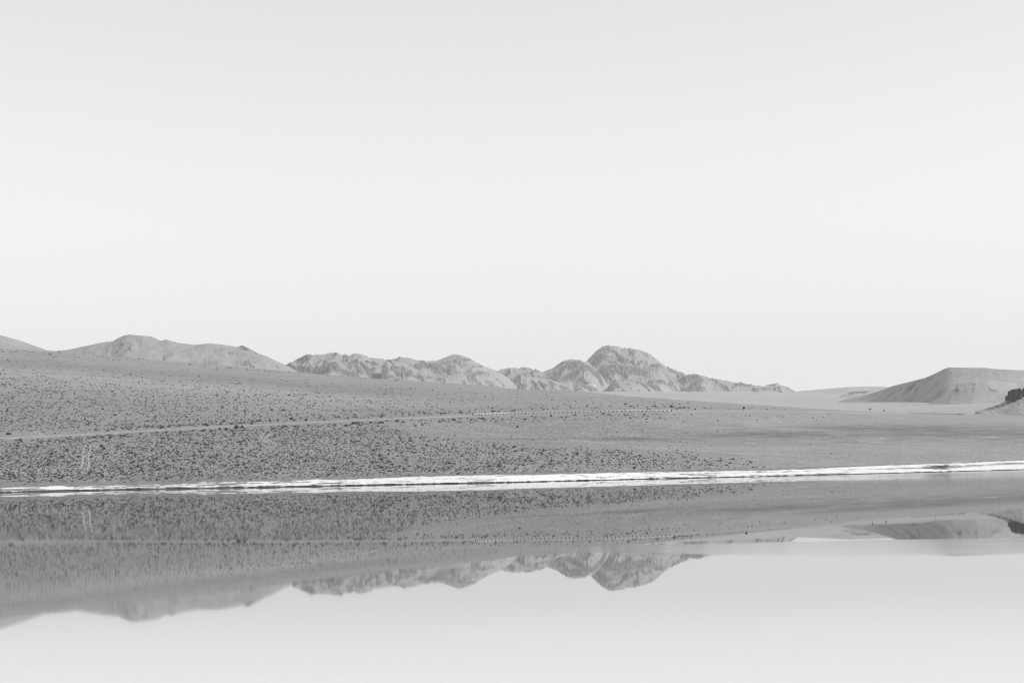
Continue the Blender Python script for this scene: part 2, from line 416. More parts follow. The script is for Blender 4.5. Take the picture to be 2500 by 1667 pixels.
# gravel tone over the slope: darker and lighter bands, pale paths, salty flats
def cover(X, Y, Z):
    px, py = pix(X, Y, Z)
    u = F_PX * X / Y
    ys = dv('sk', u)
    near = Y < ys * 1.05
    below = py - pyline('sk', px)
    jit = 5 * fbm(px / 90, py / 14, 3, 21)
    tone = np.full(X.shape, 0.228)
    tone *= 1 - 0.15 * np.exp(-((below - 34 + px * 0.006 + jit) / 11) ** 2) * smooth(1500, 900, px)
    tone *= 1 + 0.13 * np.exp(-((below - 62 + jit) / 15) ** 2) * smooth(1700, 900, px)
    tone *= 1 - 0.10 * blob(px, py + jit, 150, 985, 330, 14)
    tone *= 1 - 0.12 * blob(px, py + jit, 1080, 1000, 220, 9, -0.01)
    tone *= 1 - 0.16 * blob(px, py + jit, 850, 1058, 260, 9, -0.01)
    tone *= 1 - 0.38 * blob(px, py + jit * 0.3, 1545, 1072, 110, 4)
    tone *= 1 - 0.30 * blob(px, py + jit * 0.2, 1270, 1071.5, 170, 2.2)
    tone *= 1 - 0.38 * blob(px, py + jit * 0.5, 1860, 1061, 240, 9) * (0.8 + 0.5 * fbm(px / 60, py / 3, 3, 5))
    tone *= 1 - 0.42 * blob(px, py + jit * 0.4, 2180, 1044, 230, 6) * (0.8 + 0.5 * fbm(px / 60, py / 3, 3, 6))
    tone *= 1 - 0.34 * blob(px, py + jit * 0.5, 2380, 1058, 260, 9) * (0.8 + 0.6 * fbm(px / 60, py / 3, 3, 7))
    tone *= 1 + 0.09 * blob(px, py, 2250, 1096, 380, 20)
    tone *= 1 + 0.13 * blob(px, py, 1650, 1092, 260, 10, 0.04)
    tone *= 1 + 0.02 * smooth(1500, 2200, px) * near
    edge = pyline('bt', px) - py
    tone *= 1 + 0.10 * np.exp(-(edge / 9) ** 2)
    tone *= 1 + 0.05 * fbm(px / 200, py / 16, 4, 33)
    plain = smooth(0, 1, (Y - ys * 1.05) / 60)
    streak = fbm(X / 900, Y / 260, 4, 8) * 0.11 + 0.07 * fbm(px / 160, py / 3.0, 3, 9)
    tone = tone * (1 - plain) + plain * 0.29 * (1 + streak)
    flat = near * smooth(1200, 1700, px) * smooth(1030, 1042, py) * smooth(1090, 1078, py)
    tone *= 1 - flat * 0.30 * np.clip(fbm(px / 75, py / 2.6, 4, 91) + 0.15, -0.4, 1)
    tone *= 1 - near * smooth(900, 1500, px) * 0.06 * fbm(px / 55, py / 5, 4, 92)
    for pl, hw, am in (([(1110, 1051), (1260, 1065.5), (1430, 1076), (1545, 1091), (1785, 1104), (2030, 1138)], 1.6, .20), ([(1860, 1044), (1935, 1046), (2010, 1052), (2050, 1063), (2110, 1077), (2180, 1085)], 3.2, .24), ([(1780, 1104), (2000, 1116), (2080, 1135)], 2.5, .12), ([(1300, 1073), (1480, 1080), (1560, 1086)], 2.0, .10)):
        q = np.array(pl, float); yl = np.interp(px, q[:, 0], q[:, 1])
        tone *= 1 + am * np.exp(-((py - yl) / hw) ** 2) * smooth(q[0, 0] - 10, q[0, 0] + 60, px) * smooth(q[-1, 0] + 10, q[-1, 0] - 60, px) * (0.7 + 0.5 * fbm(px / 30, py / 3, 3, 14))
    for pl, hw, am in (([(1335, 1038), (1362, 1030), (1398, 1020)], 1.5, .3), ([(1684, 1010.5), (1690, 1006), (1705, 1003)], 1.5, .3), ([(1892, 1020), (1908, 1033)], 1.5, .25), ([(84, 1052), (96, 1058), (106, 1064)], 3.2, .28), ([(205, 1080), (212, 1070)], 2, .12)):
        q = np.array(pl, float); dd = np.full(px.shape, 99.0)
        for a, b in zip(q[:-1], q[1:]):
            tt = np.clip(((px - a[0]) * (b[0] - a[0]) + (py - a[1]) * (b[1] - a[1])) / ((b - a) ** 2).sum(), 0, 1)
            dd = np.minimum(dd, np.hypot(px - a[0] - tt * (b[0] - a[0]), py - a[1] - tt * (b[1] - a[1])))
        tone *= 1 + am * np.exp(-(dd / hw) ** 2)
    salt = -1 + 0 * X
    for cx, cy, rx, ry, st in ((1690, 1066, 70, 2.6, 0.5), (1830, 1070, 90, 2.4, 0.52), (2000, 1069, 90, 2.2, 0.57), (2150, 1068.5, 90, 2.0, 0.6), (2270, 1067.5, 80, 2.0, 0.6), (2420, 1066, 110, 2.6, 0.63)):
        salt = np.maximum(salt, -1 + (1 + st - 0.07) * blob(px, py, cx, cy, rx, ry))
    salt[~near] = -1
    speck = near * smooth(2, 14, edge) * (0.35 + 0.65 * smooth(1900, 1300, px)) * smooth(700, 350, Y)
    return tone, salt, speck

# ------------------------------------------------------------------ ground sheet
def build_ground():
    uc = np.concatenate([-np.geomspace(12000, 1520, 60)[:-1], np.linspace(-1500, 1500, 1151), np.geomspace(1520, 12000, 60)[1:]])
    yc = np.concatenate([np.linspace(40, 235, 8), np.arange(240, 320, 0.7), 320 * 1.0036 ** np.arange(1, 300)])
    yc = np.concatenate([yc, yc[-1] * 1.02 ** np.arange(1, 140)])
    yc = yc[yc < 16000]
    U, Yg = np.meshgrid(uc, yc)
    X = U / F_PX * Yg
    Z = ground_z(X, Yg)
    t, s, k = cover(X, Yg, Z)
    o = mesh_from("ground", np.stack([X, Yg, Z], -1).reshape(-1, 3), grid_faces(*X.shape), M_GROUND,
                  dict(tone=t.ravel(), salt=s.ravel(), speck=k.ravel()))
    tag(o, "grey gravel slope rising from the white lake shore to the mountains", "ground", kind='structure')
build_ground()

# ------------------------------------------------------------------ lake
ws = 1
o = mesh_from("lake", [(-4200, -400, 0), (4200, -400, 0), (4200, 400, 0), (-4200, 400, 0)], [(0, 1, 2, 3)], M_WATER, smooth_shade=False)
tag(o, "still pale lake mirroring the slope, mountains and sky", "lake", kind='structure')

# ------------------------------------------------------------------ salt-crusted bank
def build_shore():
    t = np.concatenate([np.linspace(-0.12, 0.5, 26), np.linspace(0.52, 1.0, 14), np.linspace(1.04, 2.6, 22)])
    T, u = np.meshgrid(t, np.arange(-1800, 1900, 2.0), indexing='ij')
    bwid = bank_w(u); yw = shore_y(u); Y = yw + np.where(T > 1, bwid + (T - 1) * 5.5, T * bwid); Xg = u / F_PX * Y
    zb = CAM_H + cv('bt', u) / F_PX * (yw + bwid)
    # heights across the bank: mud flat, little undercut ledge, salt slope, level top
    px = CX + u
    rt = smooth(700, 2000, px)
    ledge = np.maximum(0.0, 0.05 - 0.05 * rt + 0.08 * fbm(Xg / 5, 0 * Xg + 2, 3, 44)) + 0.05 * fbm(Xg / 7, 0 * Xg, 3, 4) + 0.05 * fbm(Xg / 0.8, 0 * Xg, 2, 6)
    mudw = np.clip(0.24 - 0.00012 * px + 0.05 * fbm(Xg / 11, 0 * Xg + 3, 3, 2), 0.05, 0.4)
    mudh = 0.06 - 0.03 * rt
    mud = mudh * np.clip(T / mudw, -0.6, 1)
    step = smooth(0, 0.05, T - mudw) * ledge
    rest = np.clip((T - mudw - 0.05) / (0.95 - mudw), 0, 1)
    Z = mud + step + (zb - mudh - ledge) * rest ** 0.85
    past = np.clip(T - 1, 0, None) * 5.5
    gz = ground_z(Xg, np.maximum(Y, yw + bwid))
    Z = np.where(T > 1, gz + 0.11 * (1 - past / 8.8) - 0.02, Z)
    rough = smooth(0.02, 0.2, T) * smooth(2.6, 1.2, T)
    Z = Z + rough * (0.09 * fbm(Xg / 1.6, Y / 1.1, 4, 15) + 0.05 * ridged(Xg / 0.7, Y / 0.7, 2, 9))
    Z = np.where(T > 1, np.maximum(Z, gz + 0.02 - 0.3 * smooth(2.4, 2.6, T)), Z)
    on = smooth(0.02, 0.09, T - mudw - 0.02)
    salt = np.where(T < mudw, 0.0, 0.92 * on)
    wide = 0.5 + 0.5 * fbm(Xg / 22, 0 * Xg, 3, 41)
    # on the left the crust is thin and patchy, in the middle thick, on the right streaky
    thick = 0.55 * smooth(150, 900, px) + 0.45 * smooth(800, 1150, px) * smooth(1750, 1450, px)
    top = 0.9 + 0.6 * (wide - 0.5) + 0.25 * thick + 0.16 * fbm(Xg / 3.2, 0 * Xg + 7, 3, 48)
    salt = salt * smooth(top + 0.16, top - 0.05, T) ** 0.7
    salt = salt - (1 - thick) * 0.5 * on - (0.85 - 0.2 * thick) * on * fbm(Xg / 10, T * 3.5, 5, 60)
    flat_patch = blob(px, 0 * px, 140, 0, 26, 1) * (T > 0.45) * (T < 1.05)
    salt = salt + 1.2 * flat_patch
    right = smooth(1900, 2150, px)
    salt = salt + right * on * (0.35 - 0.9 * np.exp(-((T - 0.62 + 0.1 * fbm(Xg / 9, T, 2, 3)) / 0.14) ** 2) * (0.6 + 0.5 * fbm(Xg / 10, 0 * Xg, 3, 77)))
    salt = salt - 1.5 * blob(px, T, 2292, 0.55, 40, 0.26) * (0.0 + 2.0 * np.clip(0.5 + 1.6 * fbm(Xg / 1.1 + T * 5, T * 4, 4, 88), 0, 1)) - 0.8 * blob(px, T, 2215, 0.5, 60, 0.2) * np.clip(fbm(Xg / 1.0 + T * 4, T * 3, 3, 89) + 0.1, 0, 1)
    earth = np.where(T < mudw + 0.08, np.where(T > mudw - 0.04, 0.035, 0.10), 0.20)
    earth = np.where((T > 0.1) & (T < 0.9), earth * (1 - 0.75 * blob(px, T, 2292, 0.6, 30, 0.3)), earth)
    o = mesh_from("shore", np.stack([Xg, Y, Z], -1).reshape(-1, 3), grid_faces(*T.shape), M_SHORE,
                  dict(salt=salt.ravel(), earth=earth.ravel()))
    tag(o, "white salt-crusted bank with dark muddy edge along the water", "shore", kind='structure')
build_shore()

# ------------------------------------------------------------------ road and wheel tracks
def ribbon(name, xs, ys, width, mat, lift, label, cat, nw=5, crown=0.0, rag=0.1):
    xs = np.asarray(xs); ys = np.asarray(ys)
    dx, dy = np.gradient(xs), np.gradient(ys); l = np.hypot(dx, dy) + 1e-9
    nx, ny = -dy / l, dx / l
    s = np.concatenate([[-0.5], np.linspace(-0.485, 0.485, nw), [0.5]])[None, :]
    wv = np.broadcast_to(np.asarray(width, float), xs.shape)[:, None] * (1 + rag * noise(xs / 1.3, ys / 1.3, 5))[:, None]
    X = xs[:, None] + nx[:, None] * s * wv; Y = ys[:, None] + ny[:, None] * s * wv
    Z = ground_z(X, Y) + np.where(np.abs(s) > 0.49, -0.10, lift)
    o = mesh_from(name, np.stack([X, Y, Z], -1).reshape(-1, 3), grid_faces(*X.shape)[:, ::-1], mat)
    return tag(o, label, cat, kind='structure')

def along(pts, step=1.5):
    p = np.array(pts, float)
    x, y, z, ok = hit(p[:, 0], p[:, 1]); x, y = x[ok], y[ok]
    d = np.concatenate([[0], np.cumsum(np.hypot(np.diff(x), np.diff(y)))])
    t = np.linspace(0, d[-1], max(4, int(d[-1] / step)))
    # rounded corners
    xi, yi = np.interp(t, d, x), np.interp(t, d, y)
    for _ in range(3):
        xi[1:-1] = (xi[:-2] + 2 * xi[1:-1] + xi[2:]) / 4; yi[1:-1] = (yi[:-2] + 2 * yi[1:-1] + yi[2:]) / 4
    return xi, yi

ur = np.linspace(-1700, 1125, 1400)
yr = dv('rd', ur)
for _ in range(40): yr[1:-1] = (yr[:-2] + 2 * yr[1:-1] + yr[2:]) / 4
ribbon("road", ur / F_PX * yr, yr, 6.5 - 4.6 * smooth(200, 480, ur), M_ROAD, 0.07, "pale gravel road crossing the slope above the lake", "road", 7, 0.0, rag=0.3)
TR = [([(209, 1088), (202, 1105), (201, 1120), (202, 1129), (196, 1144)], 0.5), ([(220, 1086.5), (221.5, 1096.7), (215.5, 1108.5), (215.5, 1123), (218.5, 1132), (212, 1146.6)], 0.5),
      ([(639.5, 1057), (645.4, 1061), (637.8, 1067), (628.4, 1069), (643.7, 1074), (653.9, 1082.5)], 0.4), ([(655.6, 1058.7), (657.3, 1063), (642, 1069.3), (656.5, 1074), (668.4, 1083.3)], 0.4)]
TL = ["left wheel rut of the pair descending to the left part of the shore", "right wheel rut of the pair descending to the left part of the shore",
      "left rut of the zigzag pair among shrubs below the road", "right rut of the zigzag pair among shrubs below the road"]
for (p, wd), lb in zip(TR, TL):
    x, y = along(p)
    ribbon("wheel_track", x, y, wd, M_TRACK, 0.05, lb, "track", rag=0.55)

# ------------------------------------------------------------------ mountains
def layer(pts, D, p=1.15, k=1.9, wmin=25, jag=0.0):
    u, v = curve(pts)
    if isinstance(D, list):
        q = np.array(D, float); D = (uv(q[:, 0], np.full(len(q), 930.0))[0], q[:, 1])
    return dict(u=u, v=v, D=D, p=p, k=k, wmin=wmin, jag=jag)

def massif(name, label, layers, y0, y1, ny, mat, step=1.5, gully=0.16, gscale=90.0, rock_bias=0.0, rocks=(), snow=(), seed=0, pad=60, dref=None, cat="mountain", sink=12, rnoise=1.0, cragh=0.0, cragb=0.0):
    u0 = min(l['u'][0] for l in layers) - pad; u1 = max(l['u'][-1] for l in layers) + pad
    uc = np.arange(u0, u1, step); yc = np.linspace(y0, y1, ny)
    U, Y = np.meshgrid(uc, yc)
    if dref:
        q = np.array(dref, float); Y = Y + np.interp(U, uv(q[:, 0], np.full(len(q), 930.0))[0], q[:, 1])
    X = U / F_PX * Y
    base = ground_z(X, Y) - sink
    H = np.zeros_like(X); rel = np.zeros_like(X)
    for i, l in enumerate(layers):
        v = np.interp(U, l['u'], l['v'], left=-400, right=-400)
        px = CX + U
        D = (np.interp(U, *l['D']) if isinstance(l['D'], tuple) else l['D']) * (1 + 0.006 * noise(U / 170, 0 * U, seed + 50 + i))
        Zr = CAM_H + v / F_PX * D
        D1 = np.broadcast_to(D, U.shape)[0]
        hr = np.maximum(Zr[0] - ground_z(uc / F_PX * D1, D1) + sink, 0)
        ks = max(3, int(26 / step)); ker = np.hanning(2 * ks + 1); ker /= ker.sum()
        hs = np.convolve(np.pad(hr, ks, mode='edge'), ker, mode='valid')[None, :]
        wd = l['k'] * hs + l['wmin']
        s = np.sqrt((np.abs(Y - D) / wd) ** 2 + 0.0009) - 0.03
        s = np.clip(s * (1 + min(0.35, 3.5 * gully) * fbm(X / gscale / 1.8, Y / gscale / 1.8, 3, seed + 60 + i) * np.clip(s * 3, 0, 1)), 0, None)
        pr = np.clip(1 - s, 0, 1) ** l['p']
        crest = np.clip(1 - s * 4, 0, 1) ** 2
        jg = l['jag'] / F_PX * D * fbm(U / 9, Y / 40 + i, 4, seed + i * 7) * (v > -300) if l['jag'] else 0
        hh = (hs + (hr[None, :] - hs + jg) * crest) * pr
        rel = np.where(hh > H, np.clip(s, 0, 1), rel)
        H = np.maximum(H, hh)
    gx = X / gscale + 0.6 * fbm(X / gscale / 1.5, Y / gscale / 1.5, 4, seed + 3); gy = Y / gscale * 0.75 + 0.6 * fbm(X / gscale / 1.5 + 9, Y / gscale / 1.5, 4, seed + 4)
    rg = ridged(gx, gy, 5, seed + 1)
    mid = np.clip(4 * rel * (1 - rel), 0, 1) ** 0.6
    H = np.maximum(H * (1 + gully * 1.6 * (rg - 0.55) * mid), 0)
    H = H + (H > 0.5) * mid * gully * 8 * fbm(X / 28, Y / 28, 4, seed + 9) * (gscale / 90)
    px0, py0 = pix(X, Y, base + H)
    ext = 0 * X
    for (cx, cy, rx, ry, st, sl) in rocks: ext = ext + st * blob(px0, py0, cx, cy, rx, ry, sl)
    crag = np.clip((rg - 0.50) * 3.2 * rnoise + ext * 1.1 + 0.5 * rnoise * fbm(X / 110, Y / 150, 3, seed + 20) + cragb, 0, 1) * mid ** 0.5
    H = H + (H > 0.5) * crag * cragh * (ridged(X / 26 + 0.5 * fbm(X / 30, Y / 30, 2, seed), Y / 60, 4, seed + 70) - 0.35)
    Z = base + H
    zx = np.gradient(Z, axis=1) / np.gradient(X, axis=1); zy = np.gradient(Z, axis=0) / np.gradient(Y, axis=0)
    steep = np.hypot(zx, zy)
    px, py = pix(X, Y, Z)
    rock = 0.12 + rock_bias + 0.62 * crag * (cragh > 0) + 0.55 * rnoise * (smooth(0.45, 0.95, steep) - 0.3) + 0.45 * rnoise * (rg - 0.55) * 2 + 0.22 * rnoise * fbm(X / 120, Y / 200, 4, seed + 20)
    for (cx, cy, rx, ry, st, sl) in rocks: rock = rock + st * blob(px, py, cx, cy, rx, ry, sl)
    sn = 0 * X
    for (cx, cy, rx, ry) in snow: sn = np.maximum(sn, blob(px, py, cx, cy, rx, ry) * (0.75 + 0.5 * fbm(px / 3, py / 3, 2, 3)))
    o = mesh_from(name, np.stack([X, Y, Z], -1).reshape(-1, 3), grid_faces(*X.shape), mat, dict(rock=rock.ravel(), snow=sn.ravel()))
    return tag(o, label, cat, kind='structure')

# broad smooth hills on the left
massif("mountain", "smooth bare hill cut by the left picture edge", [layer([(-420, 800), (-200, 790), (-90, 797), (0, 818), (30, 826), (58, 834), (85, 844), (110, 853), (135, 866), (160, 885)], 3300, 1.1, 2.6)],
       2550, 3800, 130, M_HILL, 1.8, 0.08, 110, -0.16, seed=100)
massif("mountain", "long smooth dome-topped hill behind the left slope", [
    layer([(95, 868), (115, 858), (165, 854), (235, 838.6), (262, 834), (276, 832.8), (290, 824), (303, 818.5), (316, 816), (330, 818), (369, 821), (382, 827), (393, 832), (406, 829), (437, 837), (475, 841.6), (510, 838), (542, 841), (581, 847), (589, 843), (600, 846), (628, 861), (649, 869), (679, 883), (696, 890), (715, 900), (740, 915)], 3700, 1.12, 2.8, jag=0.5)],
    2900, 4300, 170, M_HILL, 1.6, 0.13, 95, -0.10, rocks=((470, 850, 26, 5, .35, .35), (560, 862, 40, 8, .25, .4), (594, 848, 12, 6, .5, .5), (400, 845, 20, 6, .12, .4)), seed=120)
# jagged middle range
massif("mountain", "low jagged range with dark crags between the dome-topped hill and the cone", [
    layer([(690, 900), (699, 889), (715, 883), (731, 875), (740, 869), (749, 865), (757, 865), (764, 867.4), (780, 866), (796, 863.6), (806, 861), (817, 860.6), (828, 864), (837, 866.5), (844, 865), (851, 869), (855, 867), (863, 862), (872, 862.5), (884, 865.6), (899, 872.4), (925, 875), (945, 879), (975, 884), (1010, 897), (1040, 912), (1075, 932)], 4700, 1.05, 1.9, jag=1.1),
    layer([(925, 886), (945, 878.8), (960, 876), (975, 872.4), (998, 873), (1022, 880), (1042, 882.6), (1069, 882), (1090, 896)], 5100, 1.1, 1.9, jag=0.9),
    layer([(760, 922), (772, 909), (784, 893), (793, 884), (802, 878), (812, 879), (825, 885.6), (840, 894), (855, 903), (884, 916), (905, 930)], 4520, 1.0, 1.7, jag=0.8),
    layer([(930, 890), (945, 881), (955, 888), (966, 896), (985, 893), (998, 894), (1012, 902), (1025, 912), (1045, 927)], 4560, 1.0, 1.6, jag=0.8),
    layer([(1008, 892), (1016, 884), (1027, 887), (1039, 893), (1058, 901), (1077, 909), (1095, 915), (1113, 921), (1148, 933)], 4860, 1.0, 1.5, jag=0.9)],
    4150, 5450, 190, M_MTN, 1.2, 0.15, 80, -0.26, cragh=19, cragb=-0.15, rocks=((749, 876, 10, 8, .75, -0.3), (845, 872, 7, 7, .8, 0), (795, 905, 26, 8, .4, -.6), (830, 902, 30, 6, .45, .5), (960, 892, 14, 7, .5, .8), (1035, 890, 14, 5, .7, .4), (1075, 910, 34, 6, .6, .42), (995, 915, 40, 10, .3, .2)), seed=140)
massif("mountain", "pale cone-shaped peak left of the big rocky peak", [
    layer([(1020, 905), (1042, 884), (1055, 881.5), (1069, 879.7), (1086, 872.4), (1098, 868), (1108, 865), (1118, 865.5), (1130, 868), (1139, 871.5), (1148, 875.3), (1162, 884), (1177, 891.4), (1195, 899), (1215, 906), (1240, 922), (1262, 940)], 5300, 1.05, 1.8, jag=0.4),
    layer([(1080, 910), (1100, 895), (1112, 886), (1124, 898), (1150, 915)], 5160, 1.0, 1.5)],
    4750, 5750, 140, M_MTN, 1.2, 0.12, 85, -0.34, cragh=10, cragb=-0.3, rocks=((1120, 872, 10, 5, .45, .3), (1135, 882, 6, 8, .3, .6), (1060, 899, 20, 5, .25, .2)), seed=160)
# the big rocky peak with its foothills and spur
massif("mountain", "big flat-topped rocky peak with crags and foothills", [
    layer([(1150, 935), (1190, 918), (1215, 906), (1224, 901.7), (1245, 898), (1255, 899.6), (1284, 898), (1299, 901.7), (1315, 905), (1328, 907.6), (1337, 903), (1345, 900), (1354, 897), (1366, 888), (1378, 881), (1390, 878), (1404, 877), (1422, 881), (1431, 882.6), (1442, 890), (1460, 905)], 5750, 1.0, 1.9, jag=1.9),
    layer([(1400, 915), (1420, 895), (1431, 882.6), (1442, 871), (1457, 856), (1462, 851), (1467, 847.4), (1475, 844.5), (1489, 846), (1498, 844), (1510, 847), (1521, 849.5), (1545, 851), (1563, 855.7), (1575, 860), (1586, 865), (1604, 879.7), (1627, 895.8), (1651, 906), (1659, 907.6), (1671, 910.5), (1677, 916), (1700, 926), (1730, 945), (1745, 957)], 6000, 0.95, 1.7, jag=2.0),
    layer([(1225, 925), (1240, 917), (1270, 911), (1293, 912), (1328, 923), (1372, 935), (1416, 953)], 5480, 1.1, 2.2, jag=1.0),
    layer([(1380, 918), (1398, 902), (1413, 892), (1431, 888.5), (1442, 891), (1451, 897), (1462, 909), (1472, 921), (1480, 935), (1500, 950)], 5620, 1.0, 1.6, jag=1.7),
    layer([(1450, 915), (1469, 898), (1485, 890), (1504, 885.6), (1520, 888), (1533, 888.5), (1550, 894), (1568, 897), (1585, 893), (1607, 887), (1627, 903), (1651, 926), (1670, 945)], 5800, 0.95, 1.6, jag=1.9),
    layer([(1470, 955), (1492, 938), (1510, 926.6), (1533, 926.6), (1548, 929), (1562, 932), (1586, 944), (1600, 955)], 5480, 1.0, 1.7, jag=1.5),
    layer([(1640, 945), (1653, 930), (1668, 922), (1680, 916), (1703, 915), (1721, 919), (1738, 923.7), (1756, 926.6), (1774, 929.6), (1797, 934.5), (1826, 938), (1850, 941), (1870, 942.8), (1890, 948), (1915, 956)], 5820, 0.95, 1.7, jag=2.2),
    layer([(1850, 950), (1868, 943), (1878, 941), (1888, 937.5), (1895, 935), (1904, 940), (1919, 944), (1928, 950), (1939, 955.4), (1955, 962)], 6050, 0.95, 1.7, jag=2.0)],
    5150, 6450, 240, M_MTN, 1.15, 0.17, 85, -0.16, cragh=24, cragb=-0.05, rocks=((1415, 900, 22, 8, .5, -.2), (1452, 870, 10, 10, .45, -1), (1470, 905, 34, 7, .35, -.1), (1520, 908, 44, 9, .45, .1), (1570, 912, 26, 9, .45, .3), (1455, 918, 20, 6, .4, .6), (1690, 925, 18, 8, .45, .2), (1520, 868, 70, 10, -.25, .1), (1580, 885, 22, 8, -.2, .3), (1390, 930, 40, 7, -.15, .3), (1250, 938, 30, 7, .35, .3)),
    snow=((1452.5, 941, 2.2, 5), (1488, 931, 1.3, 3), (1590.5, 911, 1.2, 4.5)), seed=180)
# low pale rise and the right-hand hill
massif("hill", "low pale rise between the rocky spur and the right hill", [layer([(1900, 962), (1939, 956), (1950, 954.5), (2007, 949.5), (2065, 944.8), (2118, 943), (2171, 944), (2230, 946), (2300, 952), (2400, 962)], 5200, 1.3, 5.0, 120)],
       4300, 5900, 70, M_LOW, 2.5, 0.03, 260, -0.22, seed=200, cat="hill")
massif("hill", "small dark-capped mesa in front of the low pale rise", [layer([(2035, 974), (2048, 968), (2060, 962), (2074, 957.4), (2084, 955), (2095, 954.5), (2124, 953.6), (2150, 956), (2190, 965), (2220, 975)], 4100, 1.0, 3.0, 40, jag=0.4)],
       3500, 4600, 70, M_LOW, 1.5, 0.06, 120, -0.15, rocks=((2100, 957, 32, 3.4, 1.3, -0.04), (2075, 962, 14, 4, .8, -0.4)), seed=210, cat="hill")
HILL_D = [(p, 2420 + 820 / (1 + math.exp((p - 2190) / 75.0))) for p in range(1960, 2900, 20)]
massif("hill", "broad rounded hill with dark outcrops at the right edge", [
    layer([(2030, 985), (2065, 974), (2109, 964.8), (2141, 956), (2183, 941), (2212, 934), (2259, 922), (2282, 912), (2306, 900), (2314, 897.5), (2323, 896.4), (2358, 897.3), (2411, 898), (2423, 900), (2476, 903), (2500, 903.8), (2560, 906), (2700, 925), (2850, 950)], HILL_D, 1.6, 5.5, 60, jag=0.25),
    layer([(2240, 1002), (2290, 972), (2330, 948), (2370, 930), (2410, 925), (2470, 934), (2560, 962), (2650, 1002)], 2330, 2.0, 4.5, 20)],
    -750, 450, 200, M_SAND, 1.5, 0.008, 120, -0.20, dref=HILL_D, rocks=((2321, 909, 16, 3.5, .8, .05), (2345, 914, 40, 2, .4, .05), (2350, 935, 22, 8, .55, -.55), (2440, 914, 40, 2.5, .45, .1), (2395, 908, 60, 1.5, .35, .02), (2482, 921, 16, 3, .55, 0), (2450, 934, 5, 2, .5, 0)), seed=220, cat="hill")

# ------------------------------------------------------------------ outcrop on its scree cone at the right edge
YC = 1450.0
def build_outcrop():
    massif("hill", "pale scree cone below the dark outcrop at the right edge", [layer([(2380, 1004), (2426, 991), (2440, 986), (2461, 975), (2475, 966), (2500, 958), (2560, 950), (2640, 958), (2740, 985)], YC, 1.5, 4.0, 6)],
           1250, 1650, 90, M_LOW, 1.0, 0.08, 40, -0.12, rocks=((2450, 985, 20, 3, .25, -.6), (2480, 982, 14, 3, .45, -.3)), seed=240, cat="hill", sink=3)
    # columned wall: plan line of faces, stepped heights
    n = 300
    s = np.linspace(0, 1, n)
    px = 2459 + s * 120
    top = np.interp(px, [2459, 2461, 2465, 2468, 2474, 2476, 2478, 2481, 2488, 2492, 2494, 2500, 2520, 2550, 2579], [966, 957, 953.5, 950.5, 950, 947, 949.5, 949, 947.5, 949, 952, 946, 944, 948, 962])
    bot = np.interp(px, [2459, 2465, 2472, 2480, 2487, 2495, 2520, 2579], [973.5, 974, 976.5, 976.5, 974, 975, 972, 980])
    cell = np.floor(px / 2.6 + 0.9 * noise(px / 5, 0 * px, 3)).astype(int)
    hs = _hash(cell, cell * 0 + 3, 9)
    ycol = YC - 8 - 6.5 * hs - 3.0 * fbm(px / 11, 0 * px, 3, 8) - 5 * np.sin((px - 2459) / 16)
    rows = np.linspace(0, 1, 26)
    Vf = []; 
    for r in rows:
        py = bot + 4 + (top - bot - 4) * r + 2.6 * (hs - 0.5) * r
        yy = ycol + 2.2 * r * r + 1.3 * fbm(px / 3.5, 0 * px + r * 5, 3, 12) + 0.9 * (_hash(cell, np.full_like(cell, int(r * 6)), 5) - 0.5)
        u, v = uv(px, py)
        Vf.append(np.stack([u / F_PX * yy, yy, CAM_H + v / F_PX * yy], -1))
    for k, dy in enumerate((4, 10, 18, 26)):      # broken top and back
        t = Vf[25].copy(); t[:, 0] *= (t[:, 1] + dy) / t[:, 1]; t[:, 1] += dy; t[:, 2] += 0.8 * fbm(px / 4, 0 * px + k, 3, 40) - 0.25 * dy * (k > 1)
        Vf.append(t)
    t = Vf[-1].copy(); t[:, 2] -= 16; t[:, 1] += 2; Vf.append(t)
    V = np.array(Vf); V[:, 0, 1] += 6
    rk = np.full(V.shape[:2], 0.95); rk[25:29] = 0.55
    ledge = fbm(px / 6, 0 * px, 3, 55)
    for i in range(6, 26): rk[i] = 0.95 - 0.55 * smooth(0.35, 0.8, fbm(px / 4, 0 * px + i * 0.45, 3, 66))
    o = mesh_from("rock_outcrop", V.reshape(-1, 3), grid_faces(*V.shape[:2]), M_CLIFF, dict(rock=rk.ravel(), snow=0 * rk.ravel()), smooth_shade=False)
    tag(o, "dark columned rock outcrop standing on a scree cone at the right edge", "rock outcrop", kind='thing')
build_outcrop()

def boulder_mesh(name, seed, n=9, m=12):
    a = np.linspace(0, np.pi, n)[:, None]; b = np.linspace(0, 2 * np.pi, m, endpoint=False)[None, :]
    r = 1 + 0.28 * fbm(3 + np.cos(b) * np.sin(a) * 1.3, 5 + np.sin(b) * np.sin(a) * 1.3 + np.cos(a), 3, seed)
    co = np.stack([r * np.sin(a) * np.cos(b), r * np.sin(a) * np.sin(b), 0.75 * r * np.cos(a) + 0 * b], -1).reshape(-1, 3)
    f = [(i * m + j, i * m + (j + 1) % m, (i + 1) * m + (j + 1) % m, (i + 1) * m + j) for i in range(n - 1) for j in range(m)]
    return mesh_from(name, co, f, M_BOULDER, link=False, smooth_shade=False)

